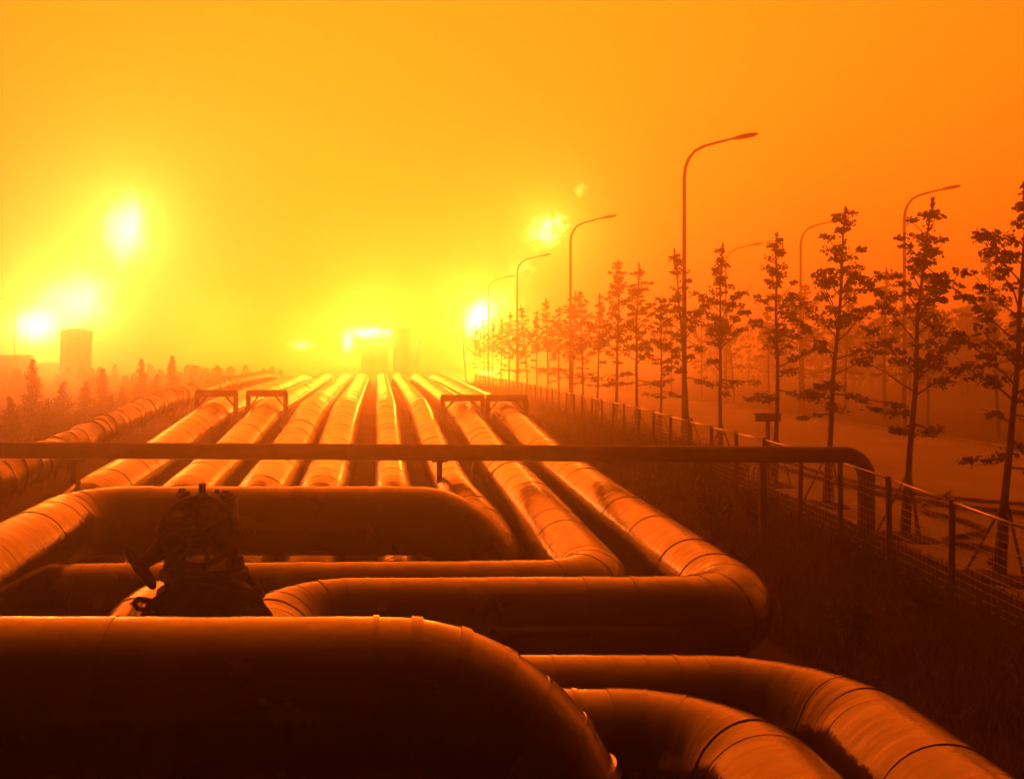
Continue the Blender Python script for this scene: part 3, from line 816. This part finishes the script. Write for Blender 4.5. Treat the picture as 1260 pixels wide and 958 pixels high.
def leaning_mast():
    y = 120; x = px_at(574.5, y); g = ground_z(x, y)
    root = empty('leaning_mast', (x, y, g), 'thin mast leaning left beside the bright fire', 'mast')
    s = MB(); s.tube([(0, 0, -.2), (-.28, 0, 3), (-.62, 0, 7.4)], [.12, .1, .06], 8); s.build('mast', M['steel'], root)
    s = MB(); s.bar((-.9, 0, 6.4), (-.2, 0, 6.5), .08); s.build('crossarm', M['steel'], root)
leaning_mast()
# ------------------------------------------------------------------ fires: soft burning volumes, each with its own light
def fire_mat(name, strength, color, scale, cut, rag):
    m = bpy.data.materials.new(name); m.use_nodes = True; t = m.node_tree; t.nodes.clear()
    o = t.nodes.new('ShaderNodeOutputMaterial'); e = t.nodes.new('ShaderNodeEmission'); e.inputs['Color'].default_value = (*color, 1)
    tc = t.nodes.new('ShaderNodeTexCoord')
    ln = t.nodes.new('ShaderNodeVectorMath'); ln.operation = 'LENGTH'; t.links.new(tc.outputs['Object'], ln.inputs[0])
    fall = t.nodes.new('ShaderNodeMapRange'); fall.interpolation_type = 'SMOOTHSTEP'
    fall.inputs['From Min'].default_value = .95; fall.inputs['From Max'].default_value = .05; t.links.new(ln.outputs['Value'], fall.inputs['Value'])
    nz = t.nodes.new('ShaderNodeTexNoise'); nz.inputs['Scale'].default_value = scale; nz.inputs['Detail'].default_value = 5; nz.inputs['Distortion'].default_value = .7
    t.links.new(tc.outputs['Object'], nz.inputs['Vector'])
    sb = t.nodes.new('ShaderNodeMath'); sb.operation = 'MULTIPLY_ADD'; t.links.new(nz.outputs['Fac'], sb.inputs[0]); sb.inputs[1].default_value = rag; sb.inputs[2].default_value = -rag*.5 - cut
    ad = t.nodes.new('ShaderNodeMath'); ad.operation = 'ADD'; t.links.new(fall.outputs[0], ad.inputs[0]); t.links.new(sb.outputs[0], ad.inputs[1])
    mr = t.nodes.new('ShaderNodeMath'); mr.operation = 'MAXIMUM'; t.links.new(ad.outputs[0], mr.inputs[0]); mr.inputs[1].default_value = 0.0
    mu = t.nodes.new('ShaderNodeMath'); mu.operation = 'MULTIPLY'; t.links.new(mr.outputs[0], mu.inputs[0]); t.links.new(fall.outputs[0], mu.inputs[1])
    m2 = t.nodes.new('ShaderNodeMath'); m2.operation = 'MULTIPLY'; t.links.new(mu.outputs[0], m2.inputs[0]); m2.inputs[1].default_value = strength
    t.links.new(m2.outputs[0], e.inputs['Strength']); t.links.new(e.outputs[0], o.inputs['Volume'])
    return m
FIRE_COL = (1.0, .42, .07)
def fire(px, py, Y, dims, strength, power, label, scale=1.6, cut=.36, seed=0, rot=0, lrad=3.0, cat='fire', name='fire', color=FIRE_COL, rag=2.2):
    x = px_at(px, Y); z = CAM_Z + (440 - py)*Y/1225
    r_ = random.Random(seed); bm = bmesh.new(); bmesh.ops.create_icosphere(bm, subdivisions=4, radius=1.0)
    off = [Vector((r_.uniform(-1, 1), r_.uniform(-1, 1), r_.uniform(-1, 1))).normalized() for _ in range(14)]
    for v in bm.verts:
        d = v.co.normalized(); b = sum(max(0, d.dot(o_) - .6) for o_ in off)
        v.co = d*(.82 + .35*b)
    me = bpy.data.meshes.new(name); bm.to_mesh(me); bm.free()
    o = link_mesh(name, me, fire_mat(f'{name}_glow_{seed}', strength, color, scale, cut, rag))
    o.location = (x, Y, z); o.scale = dims; o.rotation_euler.y = rot
    tag(o, label, cat, 'fires at the burning plant')
    if power:
        l = bpy.data.lights.new('fire_light', 'POINT'); l.energy = power*.85; l.color = (1.0, .138, .0045); l.shadow_soft_size = lrad
        lo = bpy.data.objects.new('fire_light', l); col.objects.link(lo); lo.location = (x, Y, z)
fire(157, 278, 210, (9.5, 7, 13.5), 7.0, 0.9e5, 'tall soft white-yellow fireball high in the left sky', seed=1, cut=.22, lrad=11, rag=2.6, scale=1.5, color=(1.0, .50, .13))
fire(45, 400, 230, (10.5, 8, 8), 8.5, 2.0e5, 'white-hot fire low at the left edge, left of the tank', seed=2, cut=.06, lrad=10, rag=1.0, color=(1.0, .50, .13))
fire(96, 368, 235, (18, 9, 13), 4.4, 2.0e5, 'broad fire glow rising behind the tall round tank', seed=3, cut=.2, lrad=12, rag=2.4, color=(1.0, .50, .13))
fire(455, 409, 212, (9.8, 2.0, 2.5), 70.0, 1.6e5, 'long low fire along the roof of the central building', seed=4, scale=4.0, cut=.35, rag=5.0, lrad=8)
fire(428, 420, 212, (2.4, 2.0, 4.4), 40.0, 0, 'short upright flame at the left side of the central building', seed=5, scale=2.0, cut=.12, rag=2.0)
fire(372, 424, 215, (5.0, 1.6, 2.2), 30.0, .6e5, 'small fire left of the central building, near the horizon', seed=6, scale=3.6, cut=.4, rag=5.0, lrad=8)
fire(590, 390, 190, (4.6, 3.0, 7.2), 40.0, 1.9e5, 'brightest white fire between the lamps, left of the tree row', seed=7, scale=1.6, cut=.08, rot=.35, lrad=3.2, rag=1.8)
fire(614, 374, 195, (5.5, 1.8, 7.0), 8.0, 0, 'faint ragged flame just right of the brightest fire', seed=8, scale=3.6, cut=.5, rot=.4, rag=6)
fire(673, 283, 190, (6.4, 1.3, 5.2), 60.0, .5e5, 'torn bright fire cloud high above the lamps', seed=9, scale=3.6, cut=.55, rot=-.5, rag=7.0, lrad=7)
fire(714, 233, 195, (2.6, .9, 2.9), 12.0, 0, 'small highest wisp of fire right of the torn cloud', seed=10, scale=3.0, cut=.5, rag=6)
fire(640, 330, 192, (5.5, 1.4, 6.5), 7.0, 0, 'dim wisp of fire between the torn cloud and the brightest fire', seed=11, scale=3.6, cut=.75, rot=.5, rag=7.0)
fire(470, 418, 380, (14, 8, 7), 2.6, 0.65e6, 'added dim fire far behind the central building, widening the horizon glow', seed=14, cut=.2, lrad=20, rag=2.4)  # extra distant fire, added to give the horizon a smooth broad glow
fire(265, 420, 360, (16, 8, 6), 0.5, 0.6e6, 'added dim fire far off between the tank and the central building, widening the horizon glow', seed=15, cut=.25, lrad=20, rag=2.4)  # likewise added, to carry that glow over to the left
fire(602, 458, 140, (2.8, 1.2, .55), 26.0, 5e4, 'low bright ground fire just above the far fence', seed=12, scale=2.0, cut=.12, lrad=2, rag=2.0)
fire(574, 440, 138, (.8, .6, 1.3), 14.0, 0, 'little flame at the foot of the leaning mast', seed=13, scale=2.0, cut=.2, rag=3.0)

# ------------------------------------------------------------------ smoky air
hz = MB(); hz.box((0, 460, 21.5), (860, 1100, 47))
hm = bpy.data.materials.new('smoky_air'); hm.use_nodes = True; t = hm.node_tree; t.nodes.clear()
ho = t.nodes.new('ShaderNodeOutputMaterial'); pv = t.nodes.new('ShaderNodeVolumePrincipled')
pv.inputs['Color'].default_value = (.92, .88, .84, 1); pv.inputs['Density'].default_value = HAZE_DENSITY; pv.inputs['Anisotropy'].default_value = HAZE_G
t.links.new(pv.outputs[0], ho.inputs['Volume'])
tag(hz.build('haze', hm), 'thick orange smoke haze filling the air', 'haze', kind='stuff')
